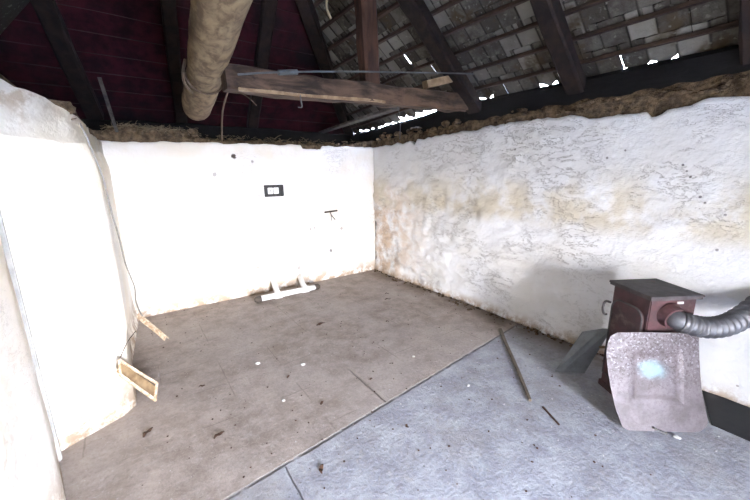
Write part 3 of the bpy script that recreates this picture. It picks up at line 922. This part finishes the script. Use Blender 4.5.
# leaning tin plate
A = Vector((-.906, -3.852, .004)); e = Vector((.7768, -.6298, 0)); n = Vector((.6298, .7768, 0))
la = math.radians(14.5); up = Vector((0, 0, math.cos(la)))+n*math.sin(la); nr = e.cross(up).normalized()
Mp = Matrix.Identity(4)
for i, v in enumerate((e, up, nr)):
    for j in range(3): Mp[j][i] = v[j]
Mp.translation = A
bm = bmesh.new()
out = [(-.018, .588), (-.055, .565), (-.074, .52), (-.082, .47), (-.080, .41), (-.072, .33), (-.060, .245), (-.035, .12), (.0, .02), (.03, .0), (.08, .0), (.25, .002), (.44, .0), (.475, .02), (.50, .055), (.485, .15), (.466, .258), (.458, .35), (.455, .436), (.458, .57), (.445, .592), (.30, .594), (.12, .594)]
def bend(x, y):
    d = -.012*((x-.2)/.27)**2
    # shallow pressed rectangle
    bx = max(abs(x-.20)-.13, abs(y-.33)-.14)
    d += -.006*max(0, min(1, 1-bx/.02)) if bx > -.001 else -.006
    return d+.003*nz((x, y, 2), 6)
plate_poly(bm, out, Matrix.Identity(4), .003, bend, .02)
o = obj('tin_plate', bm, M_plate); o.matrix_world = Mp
tag(o, 'pitted greyish tin plate with pale blue patch leaning on the stove front', 'metal plate')
# folded zinc sheet left of the stove
bm = bmesh.new()
P0 = Vector((-.61, -3.28, .003)); P1 = Vector((-.29, -3.312, .262)); F0 = Vector((-.575, -3.318, .003)); F1 = Vector((-.31, -3.46, .352)); P4 = Vector((-.45, -3.43, .004)); P5 = Vector((-.31, -3.52, .37))
def sheet(bm, q, th=.003):
    a, b, c, d = q; nrm = (b-a).cross(d-a).normalized()*th
    V = [bm.verts.new(p) for p in q]+[bm.verts.new(p+nrm) for p in q]
    for f in ((3, 2, 1, 0), (4, 5, 6, 7), (0, 1, 5, 4), (1, 2, 6, 5), (2, 3, 7, 6), (3, 0, 4, 7)): bm.faces.new([V[i] for i in f])
sheet(bm, (P0, P1, F1, F0))
sheet(bm, (F0, F1, P5, P4))
tag(obj('folded_sheet', bm, M_sheet), 'folded grey zinc sheet leaning behind the left side of the stove', 'metal sheet')
# dark sheet on the floor at the right
t = bmesh.new(); bm = bmesh.new()
q = [Vector((-.02, -4.02, .02)), Vector((-.02, -4.55, .02)), Vector((-.42, -4.42, .005)), Vector((-.41, -4.15, .005))]
sheet(bm, q, .006)
tag(obj('dark_sheet', bm, M_dark), 'blackened metal sheet lying low behind the leaning tin plate at right', 'metal sheet')

# ------------------------------------------------------------------ light
W_ = bpy.data.worlds.new('sky'); SC.world = W_; W_.use_nodes = True
nt = W_.node_tree; bg = nt.nodes['Background']
tc = nt.nodes.new('ShaderNodeTexCoord'); sx = nt.nodes.new('ShaderNodeSeparateXYZ'); nt.links.new(tc.outputs['Generated'], sx.inputs[0])
cr = nt.nodes.new('ShaderNodeValToRGB'); nt.links.new(sx.outputs['Z'], cr.inputs[0])
cr.color_ramp.elements[0].position = 0.0; cr.color_ramp.elements[0].color = (1.0, .96, .90, 1)
cr.color_ramp.elements[1].position = .55; cr.color_ramp.elements[1].color = (.42, .58, 1.0, 1)
nt.links.new(cr.outputs[0], bg.inputs[0]); bg.inputs[1].default_value = 78.0
su = bpy.data.lights.new('sun', 'SUN'); su.energy = 20; su.angle = math.radians(1); su.color = (1, .95, .86)
so = bpy.data.objects.new('sun', su); COL.objects.link(so)
so.rotation_euler = (math.radians(50), 0, math.radians(176))     # lights the yard from the far side of the building
pl = bpy.data.lights.new('door_portal', 'AREA'); pl.shape = 'RECTANGLE'; pl.size = DX1-DX0; pl.size_y = DZ
po = bpy.data.objects.new('door_portal', pl); COL.objects.link(po)
po.location = ((DX0+DX1)/2, RY-RT+.02, DZ/2); po.rotation_euler = (math.radians(90), 0, 0)
pl.cycles.is_portal = True

# ------------------------------------------------------------------ camera
f_, pit, rol, yaw = 344.14, .22173, -.01316, .61461
Z = Vector((0, 0, 1)); F0_ = Vector((math.sin(yaw), math.cos(yaw), 0)); R0 = Vector((math.cos(yaw), -math.sin(yaw), 0))
Fw = F0_*math.cos(pit)-Z*math.sin(pit); U0 = F0_*math.sin(pit)+Z*math.cos(pit)
Rr = R0*math.cos(rol)+U0*math.sin(rol); Ur = U0*math.cos(rol)-R0*math.sin(rol)
cam = bpy.data.cameras.new('camera'); co = bpy.data.objects.new('camera', cam); COL.objects.link(co)
mw = Matrix.Identity(4)
for i, v in enumerate((Rr, Ur, -Fw)):
    for j in range(3): mw[j][i] = v[j]
mw.translation = Vector((-3.1564, -4.4558, 1.55)); co.matrix_world = mw
cam.sensor_width = 36; cam.lens = 36*f_/750; cam.clip_start = .02
SC.camera = co
SC.view_settings.view_transform = 'Standard'; SC.view_settings.look = 'None'
SC.view_settings.gamma = 1; SC.view_settings.use_curve_mapping = False
SC.view_settings.exposure = 1.7
SC.cycles.max_bounces = 8; SC.cycles.diffuse_bounces = 6
SC.cycles.sample_clamp_indirect = 8
